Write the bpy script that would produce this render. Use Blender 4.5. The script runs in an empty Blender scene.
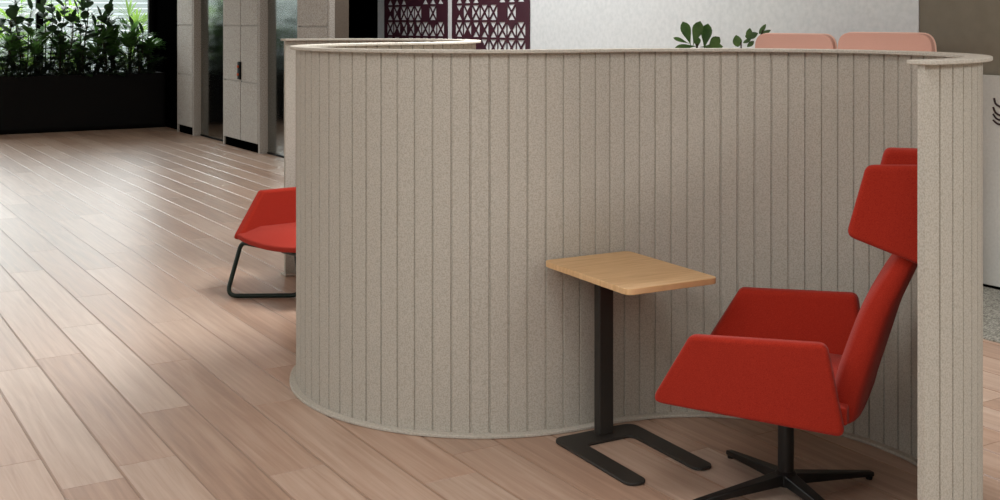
import bpy, bmesh, math, random
from mathutils import Vector, Matrix
PI = math.pi
scene = bpy.context.scene
COL = scene.collection
rnd = random.Random(7)

# ------------------------------------------------------------------ helpers
def link(o, parent=None):
    COL.objects.link(o)
    if parent is not None:
        o.parent = parent
    return o

def tag(o, label=None, cat=None, group=None, kind=None):
    if label: o['label'] = label
    if cat: o['category'] = cat
    if group: o['group'] = group
    if kind: o['kind'] = kind
    return o

def empty(name, loc=(0, 0, 0), rz=0.0):
    o = bpy.data.objects.new(name, None)
    o.empty_display_size = 0.1
    o.location = loc
    o.rotation_euler = (0, 0, rz)
    return link(o)

class MB:
    """collects shapes, builds one mesh object"""
    def __init__(s):
        s.v, s.f = [], []
    def add(s, vs, fs):
        k = len(s.v)
        s.v += [tuple(p) for p in vs]
        s.f += [tuple(i + k for i in f) for f in fs]
        return s
    def box(s, x0, x1, y0, y1, z0, z1):
        vs = [(x, y, z) for z in (z0, z1) for y in (y0, y1) for x in (x0, x1)]
        return s.add(vs, [(0, 2, 3, 1), (4, 5, 7, 6), (0, 1, 5, 4), (2, 6, 7, 3), (0, 4, 6, 2), (1, 3, 7, 5)])
    def hexa(s, bot, top):
        """two quads, bot counter-clockwise seen from top side"""
        return s.add(list(bot) + list(top), [(3, 2, 1, 0), (4, 5, 6, 7)] + [(i, (i + 1) % 4, 4 + (i + 1) % 4, 4 + i) for i in range(4)])
    def prism(s, pts, z0, z1):
        n = len(pts)
        vs = [(x, y, z0) for x, y in pts] + [(x, y, z1) for x, y in pts]
        return s.add(vs, [tuple(reversed(range(n))), tuple(range(n, 2 * n))] + [(i, (i + 1) % n, n + (i + 1) % n, n + i) for i in range(n)])
    def tube(s, path, r, n=10, closed=False):
        path = [Vector(p) for p in path]
        rs = r if isinstance(r, (list, tuple)) else [r] * len(path)
        m = len(path)
        T = []
        for i in range(m):
            a = path[i - 1] if (i > 0 or closed) else path[i]
            b = path[(i + 1) % m] if (i < m - 1 or closed) else path[i]
            T.append((b - a).normalized())
        up = Vector((0, 0, 1)) if abs(T[0].z) < .9 else Vector((1, 0, 0))
        N = (up - T[0] * up.dot(T[0])).normalized()
        vs = []
        for i in range(m):
            N = (N - T[i] * N.dot(T[i])).normalized()
            B = T[i].cross(N)
            for k in range(n):
                a = 2 * PI * k / n
                vs.append(path[i] + (N * math.cos(a) + B * math.sin(a)) * rs[i])
        fs = []
        for i in range(m if closed else m - 1):
            j = (i + 1) % m
            for k in range(n):
                l = (k + 1) % n
                fs.append((i * n + k, i * n + l, j * n + l, j * n + k))
        if not closed:
            fs += [tuple(reversed(range(n))), tuple((m - 1) * n + k for k in range(n))]
        return s.add(vs, fs)
    def lathe(s, prof, n=32, c=(0, 0)):
        m = len(prof)
        vs = [(c[0] + r * math.cos(2 * PI * k / n), c[1] + r * math.sin(2 * PI * k / n), z) for r, z in prof for k in range(n)]
        fs = [(i * n + k, i * n + (k + 1) % n, (i + 1) * n + (k + 1) % n, (i + 1) * n + k) for i in range(m - 1) for k in range(n)]
        fs += [tuple(reversed(range(n))), tuple((m - 1) * n + k for k in range(n))]
        return s.add(vs, fs)
    def build(s, name, mat, parent=None, smooth=False, bevel=0, seg=3, sub=0, angle=35):
        me = bpy.data.meshes.new(name)
        me.from_pydata(s.v, [], s.f)
        me.validate()
        bm = bmesh.new(); bm.from_mesh(me)
        bmesh.ops.recalc_face_normals(bm, faces=bm.faces)
        bm.to_mesh(me); bm.free()
        me.materials.append(mat)
        o = bpy.data.objects.new(name, me)
        link(o, parent)
        if sub:
            m = o.modifiers.new('sub', 'SUBSURF'); m.levels = sub; m.render_levels = sub
        if bevel:
            m = o.modifiers.new('bev', 'BEVEL'); m.width = bevel; m.segments = seg
            m.limit_method = 'ANGLE'; m.angle_limit = math.radians(angle); m.harden_normals = False
        if smooth:
            for p in me.polygons: p.use_smooth = True
            if bevel:
                m = o.modifiers.new('wn', 'WEIGHTED_NORMAL'); m.keep_sharp = False
        return o

def fillet(pts, r, n=6, closed=False):
    """round the corners of a 2-D/3-D polyline"""
    P = [Vector(p) for p in pts]
    out = []
    m = len(P)
    for i in range(m):
        if not closed and i in (0, m - 1):
            out.append(P[i]); continue
        a, b, c = P[i - 1], P[i], P[(i + 1) % m]
        ri = r[i] if isinstance(r, (list, tuple)) else r
        u, v = (a - b), (c - b)
        lu, lv = u.length, v.length
        u.normalize(); v.normalize()
        ang = u.angle(v)
        t = min(ri / max(1e-6, math.tan(ang / 2)), lu * .49, lv * .49)
        p0, p1 = b + u * t, b + v * t
        for k in range(n + 1):
            s = k / n
            out.append(p0 * (1 - s) ** 2 + b * 2 * s * (1 - s) + p1 * s ** 2)
    return out

# ------------------------------------------------------------------ materials
def srgb(r, g, b):
    f = lambda c: (c / 255 / 12.92) if c / 255 <= .04045 else ((c / 255 + .055) / 1.055) ** 2.4
    return (f(r), f(g), f(b), 1)

def mat(name, col, rough=.6, spec=.5, metal=0.0, coat=0.0):
    m = bpy.data.materials.new(name); m.use_nodes = True
    b = m.node_tree.nodes['Principled BSDF']
    b.inputs['Base Color'].default_value = col
    b.inputs['Roughness'].default_value = rough
    b.inputs['Specular IOR Level'].default_value = spec
    b.inputs['Metallic'].default_value = metal
    b.inputs['Coat Weight'].default_value = coat
    return m

def speckle(name, c1, c2, scale, rough=.9, bump=.1, bscale=None, spec=.2, lo=.35, hi=.65, stretch=(1, 1, 1), big=0.0):
    m = mat(name, c1, rough, spec)
    nt = m.node_tree; N = nt.nodes; L = nt.links
    b = N['Principled BSDF']
    tc = N.new('ShaderNodeTexCoord'); mp = N.new('ShaderNodeMapping')
    mp.inputs['Scale'].default_value = stretch
    L.new(tc.outputs['Object'], mp.inputs['Vector'])
    nz = N.new('ShaderNodeTexNoise'); nz.inputs['Scale'].default_value = scale; nz.inputs['Detail'].default_value = 4
    L.new(mp.outputs[0], nz.inputs['Vector'])
    cr = N.new('ShaderNodeValToRGB')
    cr.color_ramp.elements[0].position = lo; cr.color_ramp.elements[0].color = c1
    cr.color_ramp.elements[1].position = hi; cr.color_ramp.elements[1].color = c2
    L.new(nz.outputs['Fac'], cr.inputs['Fac'])
    out = cr.outputs['Color']
    if big:
        n2 = N.new('ShaderNodeTexNoise'); n2.inputs['Scale'].default_value = 5; n2.inputs['Detail'].default_value = 3
        L.new(tc.outputs['Object'], n2.inputs['Vector'])
        mx = N.new('ShaderNodeMix'); mx.data_type = 'RGBA'; mx.blend_type = 'MULTIPLY'
        mx.inputs['Factor'].default_value = big
        L.new(out, mx.inputs['A']); L.new(n2.outputs['Fac'], mx.inputs['B'])
        out = mx.outputs['Result']
    L.new(out, b.inputs['Base Color'])
    if bump:
        n3 = N.new('ShaderNodeTexNoise'); n3.inputs['Scale'].default_value = bscale or scale; n3.inputs['Detail'].default_value = 2
        L.new(tc.outputs['Object'], n3.inputs['Vector'])
        bp = N.new('ShaderNodeBump'); bp.inputs['Strength'].default_value = bump; bp.inputs['Distance'].default_value = .002
        L.new(n3.outputs['Fac'], bp.inputs['Height']); L.new(bp.outputs[0], b.inputs['Normal'])
    return m

M = {}
M['felt'] = speckle('felt', srgb(166, 161, 149), srgb(186, 181, 170), 190, .95, .2, 240, .1, .38, .6)
M['felt_trim'] = speckle('felt_trim', srgb(174, 169, 157), srgb(193, 188, 177), 140, .9, .1, 200, .1)
M['red'] = speckle('red_fabric', srgb(144, 31, 17), srgb(164, 46, 28), 380, .88, .35, 450, .15)
M['red'].node_tree.nodes['Principled BSDF'].inputs['Sheen Weight'].default_value = .08
M['black_metal'] = mat('black_metal', srgb(20, 20, 19), .38, .4)
M['charcoal_metal'] = speckle('charcoal_metal', srgb(42, 39, 35), srgb(48, 45, 41), 300, .5, .05, 500, .4)
M['green_metal'] = mat('green_black_metal', srgb(10, 30, 20), .45, .3)
M['black'] = mat('black_board', srgb(11, 10, 9), .6, .12)
M['matt_black'] = mat('matt_black', srgb(2, 2, 2), .9, .0)
M['cab'] = speckle('grey_textile', srgb(146, 140, 132), srgb(180, 175, 167), 90, .9, .3, 120, .15, .4, .6)
M['cab_dark'] = speckle('brown_side', srgb(92, 82, 72), srgb(100, 90, 80), 60, .7, .05, 120, .2)
M['white_wall'] = speckle('white_plaster', srgb(220, 226, 227), srgb(230, 235, 236), 25, .9, .3, 60, .15)
M['white_board'] = speckle('white_board', srgb(190, 190, 184), srgb(196, 196, 190), 60, .8, .05, 60, .15)
M['taupe'] = speckle('taupe_wall', srgb(130, 124, 110), srgb(136, 130, 116), 8, .9, .1, 60, .15)
M['ceiling'] = mat('ceiling_paint', srgb(225, 222, 216), .9, .1)
M['burgundy'] = mat('burgundy_panel', srgb(68, 33, 45), .6, .3)
M['pink'] = speckle('pink_fabric', srgb(198, 154, 140), srgb(208, 166, 152), 300, .9, .2, 400, .1)
M['pink_edge'] = mat('pink_piping', srgb(236, 200, 184), .8, .2)
M['carpet'] = speckle('grey_carpet', srgb(104, 102, 94), srgb(158, 156, 146), 70, .98, .8, 90, .05, .42, .58, stretch=(1, 2.5, 1))
M['soil'] = speckle('soil', srgb(38, 28, 20), srgb(70, 52, 38), 60, .95, .8)
M['copper'] = mat('copper', srgb(205, 95, 60), .35, .5, .6)
M['pot'] = mat('grey_pot', srgb(120, 118, 112), .7, .3)
M['screen'] = mat('pale_screen', srgb(215, 220, 216), .8, .2)
M['ground_out'] = speckle('gravel', srgb(120, 122, 112), srgb(160, 160, 150), 20, .95, .3)
M['ink'] = mat('dark_ink', srgb(58, 42, 42), .7, .2)

def leafmat(name, c1, c2, transl):
    m = speckle(name, c1, c2, 9, .42, .1, 30, .5)
    nt = m.node_tree; N = nt.nodes; L = nt.links
    b = N['Principled BSDF']; o = N['Material Output']
    t = N.new('ShaderNodeBsdfTranslucent'); t.inputs['Color'].default_value = c2
    x = N.new('ShaderNodeMixShader'); x.inputs[0].default_value = transl
    L.new(b.outputs[0], x.inputs[1]); L.new(t.outputs[0], x.inputs[2]); L.new(x.outputs[0], o.inputs['Surface'])
    return m
M['leaf_dark'] = leafmat('dark_leaf', srgb(40, 58, 38), srgb(60, 84, 50), .12)
M['leaf_mid'] = leafmat('mid_leaf', srgb(70, 112, 56), srgb(104, 146, 74), .35)
M['leaf_fig'] = leafmat('fig_leaf', srgb(40, 72, 30), srgb(84, 120, 58), .15)
M['leaf_fresh'] = leafmat('fresh_leaf', srgb(60, 100, 44), srgb(96, 140, 66), .2)
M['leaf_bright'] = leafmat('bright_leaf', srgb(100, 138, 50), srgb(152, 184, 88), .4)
M['stem'] = mat('stem', srgb(58, 48, 34), .8, .2)

def glassmat(name, refl, tint, rough=0.02):
    m = bpy.data.materials.new(name); m.use_nodes = True
    nt = m.node_tree; N = nt.nodes; L = nt.links
    N.remove(N['Principled BSDF']); o = N['Material Output']
    g = N.new('ShaderNodeBsdfGlossy'); g.inputs['Roughness'].default_value = rough
    g.inputs['Color'].default_value = (.9, .93, .9, 1)
    t = N.new('ShaderNodeBsdfTransparent'); t.inputs['Color'].default_value = tint
    x = N.new('ShaderNodeMixShader'); x.inputs[0].default_value = refl
    L.new(t.outputs[0], x.inputs[1]); L.new(g.outputs[0], x.inputs[2]); L.new(x.outputs[0], o.inputs['Surface'])
    return m
M['glass'] = glassmat('partition_glass', .42, (.35, .37, .36, 1), .11)
M['window_glass'] = glassmat('window_glass', .05, (.96, .98, .97, 1))

# oak for the small table
def woodmat(name, c1, c2, scale, rough, axis_stretch):
    m = mat(name, c1, rough, .35)
    nt = m.node_tree; N = nt.nodes; L = nt.links; b = N['Principled BSDF']
    tc = N.new('ShaderNodeTexCoord'); mp = N.new('ShaderNodeMapping'); mp.inputs['Scale'].default_value = axis_stretch
    L.new(tc.outputs['Object'], mp.inputs['Vector'])
    nz = N.new('ShaderNodeTexNoise'); nz.inputs['Scale'].default_value = scale; nz.inputs['Detail'].default_value = 8
    nz.inputs['Roughness'].default_value = .6; nz.inputs['Distortion'].default_value = .3
    L.new(mp.outputs[0], nz.inputs['Vector'])
    cr = N.new('ShaderNodeValToRGB')
    cr.color_ramp.elements[0].position = .32; cr.color_ramp.elements[0].color = c1
    cr.color_ramp.elements[1].position = .68; cr.color_ramp.elements[1].color = c2
    L.new(nz.outputs['Fac'], cr.inputs['Fac']); L.new(cr.outputs[0], b.inputs['Base Color'])
    return m
M['oak'] = woodmat('oak', srgb(198, 160, 114), srgb(220, 184, 138), 3.2, .45, (2, 26, 2))
M['oak_edge'] = woodmat('oak_edge', srgb(176, 124, 74), srgb(196, 148, 98), 3.2, .5, (2, 26, 60))

def floormat():
    m = mat('plank_floor', (.4, .3, .25, 1), .34, .5)
    nt = m.node_tree; N = nt.nodes; L = nt.links; b = N['Principled BSDF']
    uv = N.new('ShaderNodeUVMap'); uv.uv_map = 'grain'
    at = N.new('ShaderNodeVertexColor'); at.layer_name = 'plank'
    sep = N.new('ShaderNodeSeparateColor'); L.new(at.outputs['Color'], sep.inputs[0])
    # long fine grain
    mp = N.new('ShaderNodeMapping'); mp.inputs['Scale'].default_value = (.9, 22, 1)
    L.new(uv.outputs[0], mp.inputs['Vector'])
    g = N.new('ShaderNodeTexNoise'); g.inputs['Scale'].default_value = 1.6; g.inputs['Detail'].default_value = 9
    g.inputs['Roughness'].default_value = .62; g.inputs['Distortion'].default_value = .5
    L.new(mp.outputs[0], g.inputs['Vector'])
    # broad cathedral figure
    mp2 = N.new('ShaderNodeMapping'); mp2.inputs['Scale'].default_value = (.55, 5.0, 1)
    L.new(uv.outputs[0], mp2.inputs['Vector'])
    n2 = N.new('ShaderNodeTexNoise'); n2.inputs['Scale'].default_value = 1.1; n2.inputs['Detail'].default_value = 2
    n2.inputs['Distortion'].default_value = 1.2
    L.new(mp2.outputs[0], n2.inputs['Vector'])
    ring = N.new('ShaderNodeMath'); ring.operation = 'MULTIPLY'; ring.inputs[1].default_value = 7
    L.new(n2.outputs['Fac'], ring.inputs[0])
    sn = N.new('ShaderNodeMath'); sn.operation = 'PINGPONG'; sn.inputs[1].default_value = 1
    L.new(ring.outputs[0], sn.inputs[0])
    ad = N.new('ShaderNodeMath'); ad.operation = 'MULTIPLY_ADD'; ad.inputs[1].default_value = .10
    L.new(sn.outputs[0], ad.inputs[0]); L.new(g.outputs['Fac'], ad.inputs[2])
    ad2 = N.new('ShaderNodeMath'); ad2.operation = 'MULTIPLY_ADD'; ad2.inputs[1].default_value = .30
    L.new(sep.outputs['Red'], ad2.inputs[0]); L.new(ad.outputs[0], ad2.inputs[2])
    cr = N.new('ShaderNodeValToRGB')
    e = cr.color_ramp.elements
    e[0].position = .38; e[0].color = srgb(*FLOOR_DARK)
    e[1].position = 1.0; e[1].color = srgb(*FLOOR_LIGHT)
    x = e.new(.68); x.color = srgb(*FLOOR_MID)
    L.new(ad2.outputs[0], cr.inputs['Fac'])
    # slight red/grey tint per plank
    mx = N.new('ShaderNodeMix'); mx.data_type = 'RGBA'; mx.blend_type = 'MULTIPLY'
    L.new(sep.outputs['Green'], mx.inputs['Factor'])
    L.new(cr.outputs[0], mx.inputs['A']); mx.inputs['B'].default_value = (.97, .90, .86, 1)
    # joint colour (blue channel = groove)
    mg = N.new('ShaderNodeMix'); mg.data_type = 'RGBA'
    L.new(sep.outputs['Blue'], mg.inputs['Factor']); L.new(mx.outputs['Result'], mg.inputs['A'])
    mg.inputs['B'].default_value = srgb(150, 123, 104)
    L.new(mg.outputs['Result'], b.inputs['Base Color'])
    rr = N.new('ShaderNodeMapRange'); rr.inputs['To Min'].default_value = .30; rr.inputs['To Max'].default_value = .42
    L.new(g.outputs['Fac'], rr.inputs['Value']); L.new(rr.outputs[0], b.inputs['Roughness'])
    bp = N.new('ShaderNodeBump'); bp.inputs['Strength'].default_value = .06; bp.inputs['Distance'].default_value = .002
    L.new(g.outputs['Fac'], bp.inputs['Height']); L.new(bp.outputs[0], b.inputs['Normal'])
    return m
FLOOR_DARK, FLOOR_MID, FLOOR_LIGHT = (150, 124, 106), (175, 149, 130), (196, 175, 158)
M['floor'] = floormat()

# ------------------------------------------------------------------ room frame
# Camera stands at the origin looking along +Y. The room is turned: local x = a, local y = b.
RZ = math.atan2(.524, .852)
CB, SB = math.cos(RZ), math.sin(RZ)
def W(a, b, z=0):
    """room (a,b): a across the planks, b along them -> world. b axis points up-left, a axis up-right"""
    return Vector((a * CB - b * SB, a * SB + b * CB, z))
def room(o):
    o.rotation_euler = (0, 0, RZ); return o
def struct(o):
    o['kind'] = 'structure'; return room(o)

# floor: every plank with bevelled edges, one mesh
def build_floor():
    pitch, plen, ph = .2155, 1.57, 1.264
    offs = {-1: 1.19, 0: .15, 1: .82, 2: 0.0, 3: .47}
    v, f, uv, colr = [], [], [], []
    r = random.Random(3)
    bw, bc, dz = .0058, .0018, .0030
    i0, i1 = int(-9.5 / pitch), int(9.2 / pitch)
    for i in range(i0, i1):
        a0 = ph + i * pitch; a1 = a0 + pitch
        off = offs.get(i, r.random() * plen)
        k = math.floor((-5 - off) / plen)
        while off + k * plen < 19:
            b0 = max(-5, off + k * plen); b1 = min(19, off + (k + 1) * plen); k += 1
            if b1 - b0 < .02: continue
            t, tn = r.random(), r.random()
            q = len(v)
            v += [(a0, b0, -dz), (a1, b0, -dz), (a1, b1, -dz), (a0, b1, -dz),
                  (a0 + bw, b0 + bc, 0), (a1 - bw, b0 + bc, 0), (a1 - bw, b1 - bc, 0), (a0 + bw, b1 - bc, 0)]
            u0, v0 = r.random() * 50, r.random() * 50
            for face, gr in (((4, 5, 6, 7), 0), ((0, 1, 5, 4), .7), ((1, 2, 6, 5), 1), ((2, 3, 7, 6), .7), ((3, 0, 4, 7), 1)):
                f.append(tuple(q + j for j in face))
                for j in face:
                    p = v[q + j]
                    uv.append((u0 + p[1], v0 + p[0])); colr.append((t, tn, gr, 1))
    me = bpy.data.meshes.new('floor'); me.from_pydata(v, [], f)
    ul = me.uv_layers.new(name='grain')
    ca = me.color_attributes.new('plank', 'FLOAT_COLOR', 'CORNER')
    ul = me.uv_layers['grain']; ca = me.color_attributes['plank']
    for i, (x, c) in enumerate(zip(uv, colr)):
        ul.data[i].uv = x; ca.data[i].color = c
    me.materials.append(M['floor'])
    return struct(link(bpy.data.objects.new('floor', me)))
build_floor()

CEIL = 3.3
struct(MB().box(-9.5, 9.2, -5, 18.7, CEIL, CEIL + .1).build('ceiling', M['ceiling']))
struct(MB().box(-9.6, -9.5, -5, 18.7, 0, CEIL).build('wall_left', M['white_wall']))
struct(MB().box(-9.5, 9.2, -5.1, -5, 0, CEIL).build('wall_front', M['white_wall']))
struct(MB().box(9.2, 9.3, -5, 18.7, 0, CEIL).build('wall_far_right', M['matt_black']))
# window wall: low sill wall, black pier right of the window
struct(MB().box(-9.5, 5.0, 18.4, 18.6, 0, .76).box(-9.5, 5.0, 18.4, 18.6, 3.05, CEIL).box(5.0, 9.2, 18.35, 18.6, 0, CEIL).build('wall_back', M['matt_black']))
def window(n, a0, a1):
    w = MB()
    for x in (a0, a1 - .05): w.box(x, x + .05, 18.44, 18.52, .76, 3.05)
    for z in (.76, 3.0): w.box(a0, a1, 18.44, 18.52, z, z + .05)
    o = struct(w.build('window_%d' % n, M['black']))
    g = MB().box(a0 + .05, a1 - .05, 18.475, 18.485, .81, 3.0).build('pane', M['window_glass'], o)
    return o
edges = [-9.5, -6.6, -3.7, -.8, 2.1, 5.0]
edges = [-9.5, -6.3, -3.1, .1, 3.35, 5.0]
for n in range(5): window(n + 1, edges[n], edges[n + 1])

# ------------------------------------------------------------------ outside
struct(MB().box(-22, 16, 18.7, 30, -.12, -.02).build('ground_outside', M['ground_out']))
t = empty('louvred_screen', W(-2, 24), RZ)
tag(t, 'pale louvred screen standing outside beyond the window plants', 'screen')
sl = MB()
for k in range(40): sl.box(-13, 13, 0, .03, .1 + k * .11, .19 + k * .11)
sl.build('slats', M['screen'], t)
for k in range(7): MB().box(-13 + k * 4.3, -12.9 + k * 4.3, .04, .14, -.02, 4.6).build('post', M['screen'], t)

# ------------------------------------------------------------------ leaves
def leaf(mb, base, d, up, L, Wd, droop=.25, n=5, fold=.15, tip=.9):
    d = d.normalized(); side = d.cross(up)
    if side.length < 1e-3: side = Vector((1, 0, 0))
    side.normalize(); nn = side.cross(d).normalized()
    vs, fs = [], []
    for i in range(n + 1):
        s = i / n
        w = Wd * .5 * (math.sin(PI * min(1, s ** tip)) ** .75 if 0 < s < 1 else .02)
        c = base + d * (L * s) - Vector((0, 0, 1)) * (droop * L * s * s)
        vs += [c - side * w + nn * w * fold, c, c + side * w + nn * w * fold]
    for i in range(n):
        q = i * 3
        fs += [(q, q + 1, q + 4, q + 3), (q + 1, q + 2, q + 5, q + 4)]
    mb.add(vs, fs)

def dirv(az, el): return Vector((math.cos(az) * math.cos(el), math.sin(az) * math.cos(el), math.sin(el)))
UP = Vector((0, 0, 1))

def rubber_plant(o, H, r, mt, leafL=.24, leafW=.12, stems=3, step=.085):
    st, lf = MB(), MB()
    for s in range(stems):
        az = r.random() * 2 * PI; lean = .05 + .12 * r.random(); h = H * (.75 + .3 * r.random())
        top = Vector((math.cos(az) * lean * h, math.sin(az) * lean * h, h))
        bx = Vector((r.uniform(-.07, .07), r.uniform(-.07, .07), 0))
        pts = [bx + top * t + Vector((.02 * math.sin(6 * t), .02 * math.cos(5 * t), 0)) for t in (0, .25, .5, .75, 1)]
        st.tube(pts, [.011, .010, .008, .007, .004], 6)
        z = .04; a = r.random() * 6
        while z < h:
            t = z / h; c = bx + top * t
            a += 2.4
            L = leafL * (.75 + .45 * r.random())
            leaf(lf, c, dirv(a, .15 + .75 * t * r.random() + .2), UP, L, leafW * L / leafL, .15 + .3 * r.random())
            z += step * (.7 + .6 * r.random())
        leaf(lf, bx + top, dirv(a + 1, 1.2), UP, leafL * .8, leafW * .6, .05)
    st.build('stem', M['stem'], o); lf.build('foliage', mt, o, smooth=True)

def palm_plant(o, H, r, mt, fronds=13, fl=.42):
    st, lf = MB(), MB()
    for s in range(fronds):
        az = s * 2.4 + r.random() * .5; el = .5 + .9 * r.random(); h = H * (.35 + .65 * r.random())
        d = dirv(az, el)
        p = [Vector((0, 0, 0)), Vector((0, 0, 1)) * h * .55 + d * h * .1, Vector((0, 0, 1)) * h * .8 + d * h * .25]
        st.tube(p, [.008, .006, .004], 5)
        c = p[-1]
        sd = d.cross(UP).normalized()
        for k in range(11):
            q = (k - 5) / 5 * 1.25
            dd = d * math.cos(q) + sd * math.sin(q) + UP * (.15 * r.random())
            leaf(lf, c, dd, UP, fl * (.75 + .3 * math.cos(q)), .045, .35, 4, .1)
    st.build('stem', M['stem'], o); lf.build('foliage', mt, o, smooth=True)

def fine_plant(o, H, r, mt):
    st, lf = MB(), MB()
    for s in range(11):
        az = s * 2.4; d = dirv(az, .9 + .4 * r.random()); h = H * (.6 + .5 * r.random())
        pts = [d * h * t - UP * (.25 * h * t * t) for t in (0, .33, .66, 1)]
        st.tube(pts, [.006, .005, .004, .002], 5)
        for k in range(17):
            t = .15 + .85 * k / 13
            c = d * h * t - UP * (.25 * h * t * t)
            for q in (-1, 1):
                leaf(lf, c, dirv(az + q * 1.1, .2 + .3 * r.random()), UP, .17 * (1.1 - .4 * t), .04, .3, 3, .1)
    st.build('stem', M['stem'], o); lf.build('foliage', mt, o, smooth=True)

# planter box
pl = empty('planter', W(-2.0, 18.05), RZ)
tag(pl, 'long matt black planter box of green plants below the window', 'planter')
MB().box(-7.0, 7.03, -.25, .25, 0, .06).box(-7.0, 7.03, -.25, -.22, 0, .82).box(-7.0, 7.03, .22, .25, 0, .82).box(-7.0, -6.97, -.25, .25, 0, .82).box(7.00, 7.03, -.25, .25, 0, .82).build('box', M['black'], pl, bevel=.004, seg=1)
MB().box(-6.97, 7.00, -.22, .22, .06, .76).build('soil', M['soil'], pl)

ORD = ['leftmost', 'second', 'third', 'fourth', 'fifth', 'sixth', 'seventh', 'eighth', 'ninth', 'tenth', 'eleventh', 'twelfth', 'thirteenth', 'fourteenth']
def pxroom(px, b):
    u = (px - 500) / 1180.0
    d = b / (CB - SB * u); return W(d * (CB * u + SB), b)
def put(kind, spots, fn, name, cat, what, group, b0=18.0):
    spots = sorted(spots)
    n = len(spots)
    for i, sp in enumerate(spots):
        px, H = sp[0], sp[1]
        p = pxroom(px, b0 + rnd.uniform(-.1, .12))
        o = empty(name, (p.x, p.y, .76), rnd.random() * 6)
        pos = 'the leftmost' if i == 0 else ('the rightmost' if i == n - 1 else '%s from the left' % ORD[i])
        tag(o, what % pos, cat, group)
        fn(o, H, random.Random(100 + int(px) + kind))
put(1, [(2, .95), (20, 1.15), (50, 1.2), (64, .8), (84, 1.25), (104, .85), (118, 1.2), (140, .75)],
    lambda o, H, r: rubber_plant(o, H, r, M['leaf_dark'], .27, .15, 3, .075), 'rubber_plant', 'plant',
    'tall dark broad-leaved rubber plant in the black planter, %s', 'rubber plants in the window planter')
put(2, [(12, .6), (36, .75), (60, .55), (78, .55), (98, .6), (112, .6), (130, .8), (148, .5)],
    lambda o, H, r: palm_plant(o, H, r, M['leaf_mid'], 12, .36), 'parlour_palm', 'plant',
    'green parlour palm with feathery fronds in the black planter, %s', 'palms in the window planter')
put(3, [(6, .45), (22, .5), (40, .4), (58, .5), (76, .45), (92, .5), (112, .45), (128, .5), (145, .45)],
    lambda o, H, r: fine_plant(o, H, r, M['leaf_dark']), 'fern', 'plant',
    'dark small-leaved fern low in the black planter, %s', 'ferns in the window planter', 17.95)
for i, (px, H) in enumerate([(-4, 1.9), (26, 1.95), (72, 1.75), (132, 1.8)]):
    p = pxroom(px, 20.2)
    o = empty('garden_palm', (p.x, p.y, -.02), i * 1.3)
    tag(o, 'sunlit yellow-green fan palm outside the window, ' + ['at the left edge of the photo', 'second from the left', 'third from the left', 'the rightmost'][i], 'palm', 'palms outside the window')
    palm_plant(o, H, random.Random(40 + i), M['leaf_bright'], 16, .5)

# ------------------------------------------------------------------ cabinets along the right side
def cabinet(name, label, b0, b1, doors, end_light, end_dark, handle=None):
    """front plane at a=4.97, facing -a; b0 = near end"""
    w = b1 - b0; H = 2.6
    c = empty(name, W(4.97, b0), RZ)
    tag(c, label, 'cabinet', None)
    s = .045
    f = MB()
    f.box(0, end_light, 0.0, s, 0, H).box(0, end_light, w - s, w, 0, H).box(0, end_light, s, w - s, H - .05, H)
    f.build('body', M['cab'], c)
    if end_dark: MB().box(end_light, end_light + end_dark, .0, w, 0, H).build('side_panel', M['cab_dark'], c)
    MB().box(.019, end_light - .02, s, w - s, .1, H - .05).build('carcass', M['matt_black'], c)
    MB().box(.02, .04, s, w - s, 0, .1).build('plinth', M['matt_black'], c)
    n = len(doors)
    dw = (w - 2 * s) / n
    for i in range(n):
        y0 = s + i * dw + .004; y1 = s + (i + 1) * dw - .004
        d = None
        zs = [.105, .845, 1.54, H - .055]
        mb = MB()
        for z0, z1 in zip(zs[:-1], zs[1:]): mb.box(-.004, .018, y0 + .006, y1 - .006, z0 + .010, z1 - .010)
        mb.box(.012, .0185, y0 + .01, y1 - .01, .12, H - .07)
        d = mb.build('door', M['cab'], c)
        if handle == i:
            h = MB().box(-.03, -.004, y1 - .035, y1 + .045, .87, 1.09).build('handle', M['black'], d, bevel=.004)
            for z in (.93, 1.03):
                k = MB(); k.tube([(-.03, y1 + .005, z), (-.045, y1 + .005, z)], .018, 14)
                o = k.build('knob', M['copper'], d, smooth=False)
                o['label'] = 'copper knob'
    return c
cabinet('storage_cabinet', 'tall grey textile cabinet at the back beside the black planter', 16.22, 17.0, [0], .12, 0)
cabinet('storage_cabinet', 'tall grey two-door cabinet with black and copper handle, between the glass panels', 13.6, 14.95, [0, 1], .12, 0, 0)
cabinet('storage_cabinet', 'tall grey cabinet behind the serpentine partition beside the black recess', 11.5, 12.4, [0], .06, .16)
for (b0, b1, lab) in ((14.95, 16.22, 'tall glass wall panel between the back cabinet and the two-door cabinet'),
                      (12.4, 13.6, 'tall glass wall panel right of the two-door cabinet')):
    g = empty('glass_panel', W(5.075, b0), RZ); tag(g, lab, 'glass panel')
    MB().box(0, .012, 0, b1 - b0, 0.02, 2.6).build('pane', M['glass'], g)
    MB().box(-.01, .02, 0, b1 - b0, 0, .02).build('rail', M['black'], g)
struct(MB().box(4.97, 5.3, 11.5, 17.0, 2.6, CEIL).build('wall_bulkhead', M['matt_black']))
struct(MB().box(5.05, 5.3, 17.0, 18.35, 0, CEIL).build('wall_corner', M['matt_black']))
struct(MB().box(7.6, 7.7, 13.3, 18.35, 0, CEIL).build('wall_glass_room', M['cab_dark']))

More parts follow.
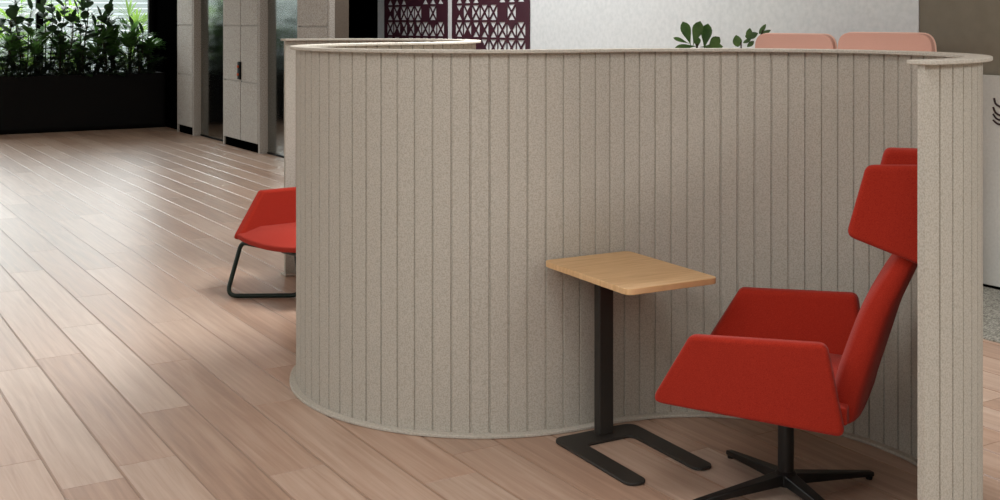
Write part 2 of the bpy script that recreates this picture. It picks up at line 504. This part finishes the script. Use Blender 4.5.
# ------------------------------------------------------------------ white wall, grey wall, carpet
struct(MB().box(6.25, 6.45, 5.041, 13.0, 0, CEIL).build('wall_right', M['white_wall']))
struct(MB().box(6.25, 6.35, 13.0, 14.2, 0, CEIL).box(5.3, 7.6, 14.2, 14.3, 0, CEIL).build('wall_recess', M['matt_black']))
struct(MB().box(6.256, 6.45, -5, 5.04, 0, CEIL).build('wall_taupe', M['taupe']))
cp = room(MB().box(5.18, 6.245, -4, 11.3, .0, .007).build('carpet', M['carpet']))
tag(cp, 'grey looped carpet strip along the wall behind the partition', 'carpet')
lb = empty('low_divider', W(6.19, 4.75), RZ)
tag(lb, 'low pale divider board with a dark line emblem at the right edge', 'divider')
MB().box(0, .05, -6, 0, .02, 1.275).build('board', M['white_board'], lb, bevel=.004)
MB().box(-.005, .055, -6, 0, .007, .02).build('base_strip', M['matt_black'], lb)
# emblem: fan of curved strokes (as seen at the right border)
em = MB()
def stroke(pts, w=.013):
    pts = fillet([Vector(p) for p in pts], .3, 6)
    em.tube([(-.004, p.x, p.y) for p in pts], .006, 6)
# px 993-1000, y 98-124 : b about -0.31.., z 0.95-1.13
def emb(px, y):
    u = (px - 500) / 1180.; a = 6.185
    d = a / (CB * u + SB); b = d * (CB - SB * u)
    return (b - 4.75, 1.6 - (y - 21) * d / 1180.)
for (x0, y0, x1, y1, x2, y2) in ((994, 98, 995, 104, 1002, 108), (993, 107, 995, 113, 1003, 117), (993, 114, 996, 119, 1003, 121), (993, 120, 997, 124, 1003, 125),
                                 (1016, 98, 1015, 104, 1008, 108), (1017, 107, 1015, 113, 1007, 117), (1017, 114, 1014, 119, 1007, 121), (1017, 120, 1013, 124, 1007, 125)):
    stroke([emb(x0, y0), emb(x1, y1), emb(x2, y2)])
em.build('emblem', M['ink'], lb, smooth=True)

# burgundy perforated panels on the white wall
def perforated(name, label, b0, b1):
    """cells 8 across; every cell is an X with triangular openings, some left closed"""
    o = empty(name, W(6.22, (b0 + b1) / 2), RZ); tag(o, label, 'wall panel', None)
    w = b1 - b0; mb = MB(); T0, T1 = .020, .026
    m = .07; cw = (w - 2 * m) / 8; ch = .178
    z0 = 1.6 - 7 * ch; rows = 12; z1 = z0 + rows * ch
    def tri(p): # list of (y,z)
        n = len(p)
        mb.add([(T0, y, z) for y, z in p] + [(T1, y, z) for y, z in p], [tuple(range(n)), tuple(reversed(range(n, 2 * n)))] + [(i, (i + 1) % n, n + (i + 1) % n, n + i) for i in range(n)])
    # rows counted upward; row index 6 = just below z 1.6 ; column 0 is at the left in the photo (largest b)
    # T top, B bottom, L left, R right openings
    A = 'TBLR'
    pat = {7: ['TB', 'TBL', A, A, A, '', A, ''],
           6: ['TBLR', 'TLR', 'TBR', 'TBR', 'TBR', A, 'BLR', A],
           5: ['T', 'T', '', 'TR', A, A, A, 'TLR'],
           8: ['B', 'B', 'B', '', '', 'B', 'TB', 'B']}
    rr = random.Random(5)
    mb.box(T0, T1, -w / 2, -w / 2 + m, z0 - .07, z1 + .07).box(T0, T1, w / 2 - m, w / 2, z0 - .07, z1 + .07)
    mb.box(T0, T1, -w / 2 + m, w / 2 - m, z0 - .07, z0).box(T0, T1, -w / 2 + m, w / 2 - m, z1, z1 + .07)
    e = .011; g = .010      # half border, half bar
    for r in range(rows):
        row = pat.get(r) or [rr.choice([A, A, 'TBR', 'TB', '', 'TLR']) for _ in range(8)]
        for c in range(8):
            y1 = w / 2 - m - c * cw; y0 = y1 - cw; zb = z0 + r * ch; zt = zb + ch
            op = row[c]
            cy, cz = (y0 + y1) / 2, (zb + zt) / 2
            C = {'bl': (y0, zb), 'br': (y1, zb), 'tr': (y1, zt), 'tl': (y0, zt)}
            # inner border rectangle, centre X built as frame quads round each triangle
            for key, (p, q, nx, nz) in {'T': ('tl', 'tr', 0, -1), 'B': ('br', 'bl', 0, 1), 'R': ('bl', 'tl', 1, 0), 'L': ('tr', 'br', -1, 0)}.items():
                P, Q, O = Vector(C[p]), Vector(C[q]), Vector((cy, cz))
                if key not in op:
                    tri([P, Q, O]); continue
                nn = Vector((nx, nz)); ed = (Q - P).normalized()
                # inner triangle offset from its three sides
                hgt = (O - P).dot(nn); half = (Q - P).length / 2
                sl = hgt / half
                off = g * math.sqrt(1 + sl * sl)      # vertical shift of slanted sides
                ee = e if key in 'TB' else .006
                ap = O - nn * off
                hw = (hgt - ee - off) / sl
                mid = (P + Q) / 2 + nn * ee
                p2, q2 = mid - ed * hw, mid + ed * hw
                tri([P, Q, q2, p2]); tri([Q, O, ap, q2]); tri([O, P, p2, ap])
    mb.build('perforated_sheet', M['burgundy'], o)
    for y in (-w / 2 + .05, w / 2 - .05):
        for z in (z0 - .03, z1 + .03):
            fr = MB(); fr.tube([(.016, y, z), (.03, y, z)], .010, 10)
            fr.build('bolt', M['burgundy'], o)
    return o
perforated('perforated_panel', 'left burgundy perforated panel on the white wall, beside the black recess', 11.24, 12.8)
perforated('perforated_panel', 'right burgundy perforated panel on the white wall, nearer the plants', 9.6, 11.14)

# ------------------------------------------------------------------ pink high-back chairs by the wall
def pink_chair(label, b0, b1, ztop):
    w = b1 - b0
    o = empty('high_back_chair', W(5.8, (b0 + b1) / 2, .007), RZ)   # local x=+a is towards the wall
    tag(o, label, 'chair', 'pink high-back chairs by the white wall')
    zt = ztop - .007
    pts = fillet([(-w / 2, .12), (w / 2, .12), (w / 2, zt), (-w / 2, zt)], [.02, .02, .1, .1], 8, True)
    n = len(pts)
    mb = MB()
    mb.add([(0, p.x, p.y) for p in pts] + [(.035, p.x, p.y) for p in pts], [tuple(range(n)), tuple(reversed(range(n, 2 * n)))] + [(i, (i + 1) % n, n + (i + 1) % n, n + i) for i in range(n)])
    bk = mb.build('backrest', M['pink'], o, bevel=.006, seg=2)
    pp = MB(); pp.tube([(.035, p.x, p.y) for p in pts], .006, 6, True); pp.build('piping', M['pink_edge'], bk, smooth=True)
    # the seat lies on the wall-side of nothing: it faces the room
    MB().box(-.52, -.005, -w / 2 + .02, w / 2 - .02, .30, .43).build('seat', M['pink'], o, bevel=.03, smooth=True)
    for y in (-w / 2 + .05, w / 2 - .05):
        for x in (-.46, -.04):
            k = MB(); k.tube([(x, y, 0), (x, y, .305)], [.011, .016], 10); k.build('leg', M['black_metal'], o)
pink_chair('pink high-back chair by the white wall, the left one beside the plants', .9215 * 5.8, 1.044 * 5.8, 1.513)
pink_chair('pink high-back chair by the white wall, the right one near the taupe wall', .79 * 5.8, .915 * 5.8, 1.526)

# potted plants behind the partition
def pot_plant(name, label, px, b_a, fn):
    u = (px - 500) / 1180.; d = b_a / (CB * u + SB)
    o = empty(name, (u * d, d, .007), 0); tag(o, label, 'plant')
    MB().lathe([(.10, 0), (.15, .01), (.19, .42), (.18, .43), (.17, .40), (.001, .39)], 32).build('pot', M['pot'], o, smooth=False)
    fn(o)
def on_px(o, px, y, dd=0.0):
    """point in plant's local frame that stands at photo pixel (px,y), at the plant's depth + dd"""
    d = o.location.y + dd
    return Vector(((px - 500) / 1180. * d - o.location.x, dd, 1.6 - (y - 21) * d / 1180. - o.location.z))
def fiddle(o):
    st, lf = MB(), MB()
    top = on_px(o, 697, 44)
    pts = [Vector((0, 0, .38)), Vector((.02, 0, .8)), Vector((-.01, 0, 1.2)), top]
    st.tube(pts, [.016, .014, .012, .008], 8)
    c = on_px(o, 692, 47)
    D = [((691, 46), (683, 22), .17, .0), ((693, 46), (700, 21.5), .15, -.04), ((704, 50), (708, 24), .165, -.03), ((707, 50), (719, 37), .13, -.06),
         ((700, 47), (722, 46), .10, -.02), ((690, 44), (674, 37.5), .07, .02), ((698, 46), (676, 47), .08, -.06), ((697, 49), (697, 37), .10, .03)]
    for (a, b, w, dd) in D:
        A_, B_ = on_px(o, *a), on_px(o, *b, dd)
        v = B_ - A_; leaf(lf, A_, v, Vector((0.9 - (a[0] % 5) * .4, -1, .3)), v.length * 1.05, w * .56, .03, 9, .12, 1.9)
    r = random.Random(9)
    for k in range(16):
        z = .75 + k * .04; leaf(lf, Vector((0, 0, z)), dirv(k * 2.4, .3), UP, .26, .15, .2, 7, .12, 1.3)
    st.build('stem', M['stem'], o); lf.build('foliage', M['leaf_fig'], o, smooth=True)
pot_plant('fiddle_leaf_fig', 'fiddle-leaf fig with large dark glossy leaves against the white wall', 697, 5.75, fiddle)
def sprig(o):
    st, lf = MB(), MB()
    root = Vector((0, 0, .38))
    for tips, leaves in (((741, 42), [((738, 47), (736, 35), .075)]),
                         ((763, 30), [((748, 38), (750, 28), .05), ((747, 38), (758, 33), .05), ((759, 34), (766, 24), .035), ((760, 35), (771, 30), .03), ((751, 39), (743, 43), .03), ((754, 41), (747, 47), .035), ((750, 37), (745, 36), .04)])):
        tp = on_px(o, *tips)
        mid = on_px(o, tips[0] * .5 + 742 * .5, 60)
        st.tube(fillet([root, Vector((mid.x * .6, 0, 1.0)), mid, tp], .3, 4), .005, 6)
        for a, b, w in leaves:
            A_, B_ = on_px(o, *a), on_px(o, *b)
            v = B_ - A_; leaf(lf, A_, v, Vector((0.2, -1, .3)), v.length, w * .95, .0, 8, .15)
    r = random.Random(3)
    for k in range(14):
        z = .7 + k * .05; leaf(lf, Vector((0, 0, z)) * 1.0, dirv(k * 2.4, .4), UP, .14, .07, .2, 6)
    st.build('stem', M['stem'], o); lf.build('foliage', M['leaf_fig'], o, smooth=True)
pot_plant('potted_shrub', 'slender plant with small oval leaves left of the pink chairs', 744, 5.78, sprig)

# ------------------------------------------------------------------ serpentine acoustic partition
c1 = Vector((-.073, 5.387)); R1 = .833
c2 = Vector((.788, 4.020)); R2 = .781
ax = (c1 - c2).normalized()
R3 = .785; c3 = c1 + ax * (R1 + R3)
a12 = math.atan2(ax.y, ax.x)          # direction c2 -> c1
def pathpts(step=5.0, subs=3):
    """list of (point, left normal, at_joint)"""
    out = []
    def arc(c, R, a0, sweep, first):
        n = round(abs(sweep) / math.radians(step))
        sg = 1 if sweep > 0 else -1
        for i in range(n):
            for k in range(subs):
                if i == 0 and k == 0 and not first: pass
                a = a0 + sweep * (i + k / subs) / n
                p = c + Vector((math.cos(a), math.sin(a))) * R
                nrm = Vector((math.cos(a), math.sin(a))) * (-sg)      # left of travel
                out.append((p, nrm, k == 0, a, R))
        a = a0 + sweep
        return a
    e = math.radians(0.6)
    # start: near end of circle 2, counter-clockwise via the right side to the joint with circle 1
    arc(c2, R2, a12 - PI - e, PI + e, True)
    arc(c1, R1, a12 + PI, -PI, False)
    arc(c3, R3, a12 - PI, PI, False)
    a = a12
    out.append((c3 + Vector((math.cos(a), math.sin(a))) * R3, -Vector((math.cos(a), math.sin(a))), False, a, R3))
    return out
PP = pathpts()
def ribbon(half, grooves, z0, z1, ext=0.0):
    L, Rr = [], []
    n = len(PP)
    for i, (p, nm, joint, a, R) in enumerate(PP):
        tg = Vector((nm.y, -nm.x))
        q = p.copy()
        if i == 0: q = p - tg * ext
        if i == n - 1: q = p + tg * ext
        if grooves and joint and 0 < i < n - 1:
            gw, gd = .0044, .0062
            for dx, dd in ((-gw, 0), (-gw * .5, gd), (gw * .5, gd), (gw, 0)):
                L.append(q + tg * dx + nm * (half - dd)); Rr.append(q + tg * dx - nm * (half - dd))
        else:
            L.append(q + nm * half); Rr.append(q - nm * half)
    m = len(L)
    vs = [(p.x, p.y, z) for z in (z0, z1) for p in L + Rr]
    fs = []
    o = 2 * m
    for i in range(m - 1):
        fs.append((i, i + 1, o + i + 1, o + i))
        fs.append((m + i, o + m + i, o + m + i + 1, m + i + 1))
        fs.append((o + i, o + i + 1, o + m + i + 1, o + m + i))
        fs.append((i, m + i, m + i + 1, i + 1))
    fs.append((0, o, o + m, m)); fs.append((m - 1, 2 * m - 1, o + 2 * m - 1, o + m - 1))
    return MB().add(vs, fs)
par = empty('serpentine_partition', (c1.x, c1.y, 0))
tag(par, 'beige felt serpentine partition of narrow upright boards curving round the red chairs', 'partition')
def shift(mb):
    mb.v = [(x - c1.x, y - c1.y, z) for x, y, z in mb.v]; return mb
shift(ribbon(.0125, True, .013, 1.476)).build('board_screen', M['felt'], par)
shift(ribbon(.0415, False, 1.476, 1.489, .012)).build('top_rail', M['felt_trim'], par, bevel=.002, seg=1, angle=60)
shift(ribbon(.0415, False, .001, .013, .012)).build('base_rail', M['felt_trim'], par, bevel=.002, seg=1, angle=60)

# ------------------------------------------------------------------ red chairs
def panel(name, outer, inner, mt, parent, bevel=.022, rr=.030):
    """padded panel between two quads (lists of 4 points in same order)"""
    A_, B_ = fillet(outer, rr, 6, True), fillet(inner, rr, 6, True)
    n = len(A_)
    mb = MB(); mb.add(list(A_) + list(B_), [tuple(range(n)), tuple(reversed(range(n, 2 * n)))] + [(i, (i + 1) % n, n + (i + 1) % n, n + i) for i in range(n)])
    return mb.build(name, mt, parent, smooth=True, bevel=bevel, seg=5, angle=30)

def loft(secs, n=28, p=4.0):
    """secs: (x, z, halfwidth, halfthick, tilt) cross-sections; width along y, thickness along the tilted x"""
    mb = MB(); vs, fs = [], []
    for (x, z, hw, ht, tl) in secs:
        for k in range(n):
            a = 2 * PI * k / n; c, s = math.cos(a), math.sin(a)
            yy = hw * math.copysign(abs(c) ** (2 / p), c); tt = ht * math.copysign(abs(s) ** (2 / p), s)
            vs.append((x + tt * math.cos(tl), yy, z + tt * math.sin(tl)))
    m = len(secs)
    for i in range(m - 1):
        for k in range(n):
            fs.append((i * n + k, i * n + (k + 1) % n, (i + 1) * n + (k + 1) % n, (i + 1) * n + k))
    fs += [tuple(reversed(range(n))), tuple((m - 1) * n + k for k in range(n))]
    return mb.add(vs, fs)

def smooth_secs(keys, per=5):
    """Catmull-Rom through section tuples, with rounded ends"""
    out = []
    K = [keys[0]] + list(keys) + [keys[-1]]
    for i in range(1, len(K) - 2):
        for s in range(per):
            t = s / per; r = []
            for a, b, c, d in zip(K[i - 1], K[i], K[i + 1], K[i + 2]):
                r.append(.5 * ((2 * b) + (-a + c) * t + (2 * a - 5 * b + 4 * c - d) * t * t + (-a + 3 * b - 3 * c + d) * t ** 3))
            out.append(tuple(r))
    out.append(keys[-1])
    return out

def shell_chair(o, dz=0.0, high=True, tf=.236, fl=.387, tz=0.0):
    R_ = M['red']
    for s in (1, -1):   # s=+1 left arm, -1 right arm of the sitter
        out = [(.386, .333 * s, .353 + dz), (tf, fl * s, .602 + tz + dz), (-.192, fl * s, .620 + dz), (-.242, .333 * s, .322 + dz)]
        inn = [(.355, .275 * s, .372 + dz), (tf - .006, (fl - .052) * s, .600 + tz + dz), (-.186, (fl - .052) * s, .618 + dz), (-.232, .275 * s, .328 + dz)]
        panel('armrest', out, inn, R_, o, .027)
    # seat pad: front edge slightly drooping, sunk between the arms
    seat = MB()
    nx, ny = 9, 9; vs = []
    for j in (0, 1):
        for i in range(nx):
            for k in range(ny):
                x = -.24 + .60 * i / (nx - 1); y = (-.30 + .60 * k / (ny - 1))
                cr = 1 - (y / .30) ** 2
                e = (i / (nx - 1))
                top = .425 + .022 * cr - .055 * max(0, e - .75) / .25 * (.6 + .4 * cr) - .02 * (1 - e)
                bot = .352 + .012 * e - .022 * cr * e
                if e > .98: top = bot + .03
                vs.append((x + .018 * cr * e, y, (top if j else bot) + dz))
    fs = []; q = nx * ny
    for i in range(nx - 1):
        for k in range(ny - 1):
            a = i * ny + k
            fs += [(a, a + 1, a + ny + 1, a + ny), (q + a, q + a + ny, q + a + ny + 1, q + a + 1)]
    for i in range(nx - 1):
        a = i * ny; fs += [(a, a + ny, q + a + ny, q + a)]; a += ny - 1; fs += [(a, q + a, q + a + ny, a + ny)]
    for k in range(ny - 1):
        fs += [(k, q + k, q + k + 1, k + 1)]; a = (nx - 1) * ny + k; fs += [(a, a + 1, q + a + 1, q + a)]
    seat.add(vs, fs); seat.build('seat', R_, o, smooth=True, bevel=.008, seg=2)
    if high:
        K = [(-.205, .330, .225, .020, .15), (-.222, .36, .25, .045, .2), (-.236, .44, .265, .055, .22), (-.276, .57, .270, .055, .3), (-.326, .71, .264, .050, .38),
             (-.408, .87, .250, .038, .42), (-.462, 1.0, .245, .032, .30), (-.488, 1.12, .24, .028, .15), (-.490, 1.14, .235, .016, .15)]
    else:
        K = [(-.215, .335, .23, .018, .15), (-.235, .37, .25, .034, .2), (-.258, .45, .30, .040, .22), (-.280, .56, .315, .040, .25), (-.320, .68, .315, .036, .3), (-.33, .70, .305, .018, .3)]
    K = [(a, b + dz, c, d, e) for a, b, c, d, e in K]
    bk = loft(smooth_secs(K)).build('backrest', R_, o, smooth=True)
    if high:
        # wrap-around head rest: centre pad and two wings in one padded mesh
        for s in (1, -1):
            out = [(-.232, .302 * s, .935), (-.292, .292 * s, 1.160), (-.50, .262 * s, 1.165), (-.475, .268 * s, .845)]
            inn = [(-.240, .250 * s, .945), (-.296, .242 * s, 1.155), (-.49, .205 * s, 1.16), (-.465, .21 * s, .86)]
            w = panel('head_wing', out, inn, R_, o, .020)
        out = [(-.43, -.25, .87), (-.465, -.25, 1.16), (-.465, .25, 1.16), (-.43, .25, .87)]
        inn = [(-.50, -.25, .86), (-.535, -.25, 1.165), (-.535, .25, 1.165), (-.50, .25, .86)]
        panel('head_pad', out, inn, R_, o, .022)
    return o

CH = Vector((.969, 4.0))
ch = empty('lounge_chair', (CH.x, CH.y, 0), math.atan2(.404, -.915))
tag(ch, 'red high-back swivel lounge chair with winged headrest beside the oak side table', 'chair', 'red lounge chairs in the partition coves')
shell_chair(ch)
col = MB().lathe([(.001, .05), (.026, .05), (.027, .06), (.027, .34), (.06, .345), (.06, .357), (.001, .357)], 28)
col.build('column', M['black_metal'], ch, smooth=False)
MB().box(-.11, .10, -.10, .10, .342, .36).build('seat_plate', M['black_metal'], ch, bevel=.003)
hub = MB().lathe([(.001, .028), (.033, .030), (.036, .045), (.036, .07), (.028, .078), (.001, .078)], 28).build('hub', M['black_metal'], ch)
for k in range(4):
    a = k * PI / 2
    d = Vector((math.cos(a + PI / 4), math.sin(a + PI / 4), 0)); sd = Vector((-d.y, d.x, 0))
    L = .358
    mb = MB()
    b_ = [d * .015 + sd * -.024 + UP * .034, d * .015 + sd * .024 + UP * .034, d * L + sd * .013 + UP * .010, d * L + sd * -.013 + UP * .010]
    t_ = [d * .015 + sd * -.024 + UP * .072, d * .015 + sd * .024 + UP * .072, d * L + sd * .013 + UP * .026, d * L + sd * -.013 + UP * .026]
    lg = mb.hexa(b_, t_).build('leg', M['black_metal'], ch, bevel=.004, seg=2)
    MB().lathe([(.001, 0), (.011, 0), (.012, .004), (.012, .012), (.001, .012)], 16, (d.x * (L - .014), d.y * (L - .014))).build('glide', M['black_metal'], lg)

# low sled chair in the far cove
F2 = Vector((-.68, -.73)).normalized()
lc = empty('lounge_chair', (-1.070, 6.941, 0), math.atan2(F2.y, F2.x))
tag(lc, 'red lounge chair on a black sled base half hidden behind the partition', 'chair', 'red lounge chairs in the partition coves')
shell_chair(lc, -.036, False, .19, .335, .028)
inv = Matrix.Rotation(-math.atan2(F2.y, F2.x), 3, 'Z')
def loc2(x, y, z): return inv @ (Vector((x, y, z)) - Vector((-1.070, 6.941, 0)))
ff = loc2(-1.578, 6.81, .0135); fb = loc2(-1.150, 6.825, .0135)
ft = loc2(-1.512, 6.90, .306); f0 = loc2(-1.33, 6.765, .300)
for s in (1, -1):
    m_ = lambda v: Vector((v.x, abs(v.y) * s, v.z)) if s == 1 else v
    fq = ff if s == -1 else ff - Vector((.13, 0, 0))
    P = [f0, ft, fq, fb, Vector((fb.x - .02, fb.y - .09, .322)), Vector((.0, -.16, .322))]
    pts = fillet([m_(p) for p in P], [0, .04, .05, .05, .05, 0], 7)
    t_ = MB(); t_.tube(pts, .013, 10); t_.build('sled_runner', M['green_metal'], lc, smooth=True)['label'] = 'green-black bent tube runner'
MB().box(-.02, .16, -.26, .26, .296, .318).build('seat_plate', M['green_metal'], lc, bevel=.003)

# ------------------------------------------------------------------ side table
# frame: x along Wd (width), y along D (towards the viewer, under the chair)
Dv = Vector((.482, -.876)); ang = math.atan2(Dv.y, Dv.x) + PI / 2      # local -y = Dv
Wd = Vector((-Dv.y, Dv.x))
tb0 = Vector((.40, 4.545))        # column foot
st = empty('side_table', (tb0.x, tb0.y, 0), ang)
tag(st, 'oak-topped side table on a charcoal column and U-shaped foot in front of the partition', 'table')
def lt(x, y):   # world xy -> local
    v = Vector((x, y)) - tb0; return (v.dot(Wd), v.dot(-Dv))
tc_ = lt(.476, 4.385)
hw, hl = .199, .283
top = fillet([(tc_[0] - hw, tc_[1] - hl), (tc_[0] + hw, tc_[1] - hl), (tc_[0] + hw, tc_[1] + hl), (tc_[0] - hw, tc_[1] + hl)], .035, 8, True)
MB().prism([(p.x, p.y) for p in top], .658, .68).build('table_top', M['oak'], st, bevel=.002, seg=2)
MB().box(-.033, .033, -.02, .02, .012, .655).build('column', M['charcoal_metal'], st, bevel=.006, seg=3)
MB().box(tc_[0] - .07, tc_[0] + .07, -.20, .05, .654, .661).build('mounting_plate', M['charcoal_metal'], st, bevel=.002)
c0 = lt(.2056, 4.475)
x0, y0 = c0; x1 = x0 + .372; yb = y0 + .02; bl = .515; aw = .082
U = [(x0, yb), (x0, yb - bl), (x0 + aw, yb - bl), (x0 + aw, yb - .115), (x1 - aw, yb - .115), (x1 - aw, yb - bl), (x1, yb - bl), (x1, yb)]
U = fillet(U, [.05, .04, .04, .03, .03, .04, .04, .05], 8, True)
MB().prism([(p.x, p.y) for p in U], 0.001, .012).build('foot', M['charcoal_metal'], st, bevel=.003, seg=2)

# ------------------------------------------------------------------ light
w = bpy.data.worlds.new('World'); scene.world = w; w.use_nodes = True
w.node_tree.nodes['Background'].inputs[0].default_value = (.86, .93, 1.0, 1)
w.node_tree.nodes['Background'].inputs[1].default_value = 1.6

def area(name, a, b, z, sx, sy, power, col=(.98, .99, 1), rot=None, spread=180):
    l = bpy.data.lights.new(name, 'AREA'); l.shape = 'RECTANGLE'; l.size = sx; l.size_y = sy
    l.energy = power; l.color = col; l.spread = math.radians(spread)
    o = bpy.data.objects.new(name, l); link(o)
    o.location = W(a, b, z)
    o.rotation_euler = rot if rot else (0, 0, RZ)
    return o
# overhead fill lights added without fixtures, then the white wall's washer
area('overhead_fill', 3.45, 5.15, CEIL - .02, .9, .9, 80, spread=110)
area('overhead_fill', -3.5, 6.5, CEIL - .02, 2.4, 4.0, 42)
area('overhead_fill', -.9, 2.3, CEIL - .02, 1.6, 1.6, 66)
area('overhead_fill', 1.2, 1.5, CEIL - .02, 1.2, 1.2, 40)
area('overhead_fill', 4.0, -1.5, CEIL - .02, 2.0, 2.0, 170)
area('overhead_fill', -3.0, -2.0, CEIL - .02, 2.0, 2.4, 95)
area('overhead_fill', -4.5, 13, CEIL - .02, 3.0, 3.0, 330)
area('wall_washer', 4.9, 9.3, CEIL - .02, .5, 5.0, 84)
# unseen area lamps added to strengthen window daylight, and one lighting the garden
dl = area('garden_fill', -2.2, 18.9, 1.95, 14, 2.2, 350, (.93, .97, 1), None)
dl.rotation_euler = (Matrix.Rotation(RZ, 4, 'Z') @ Matrix.Rotation(PI / 2, 4, 'X')).to_euler()
for nm, a_, wd, pw in (('daylight_fill', -3.5, 11, 420), ('daylight_fill', 3.7, 3.6, 240)):
    d2 = area(nm, a_, 20.6, 3.3, wd, 1.7, pw, (.97, .985, 1), None)
    d2.rotation_euler = (Matrix.Rotation(RZ, 4, 'Z') @ Matrix.Rotation(math.radians(-80), 4, 'X')).to_euler()

# ------------------------------------------------------------------ camera
cam = bpy.data.cameras.new('camera'); co = link(bpy.data.objects.new('camera', cam))
co.location = (0, 0, 1.6); co.rotation_euler = (PI / 2, 0, 0)
cam.sensor_width = 36; cam.lens = 1180 / 1000 * 36
cam.shift_y = -(250 - 21) / 1000
cam.clip_end = 100
scene.camera = co
vs_ = scene.view_settings
vs_.view_transform = 'Standard'; vs_.look = 'None'; vs_.gamma = 1; vs_.exposure = 0; vs_.use_curve_mapping = False
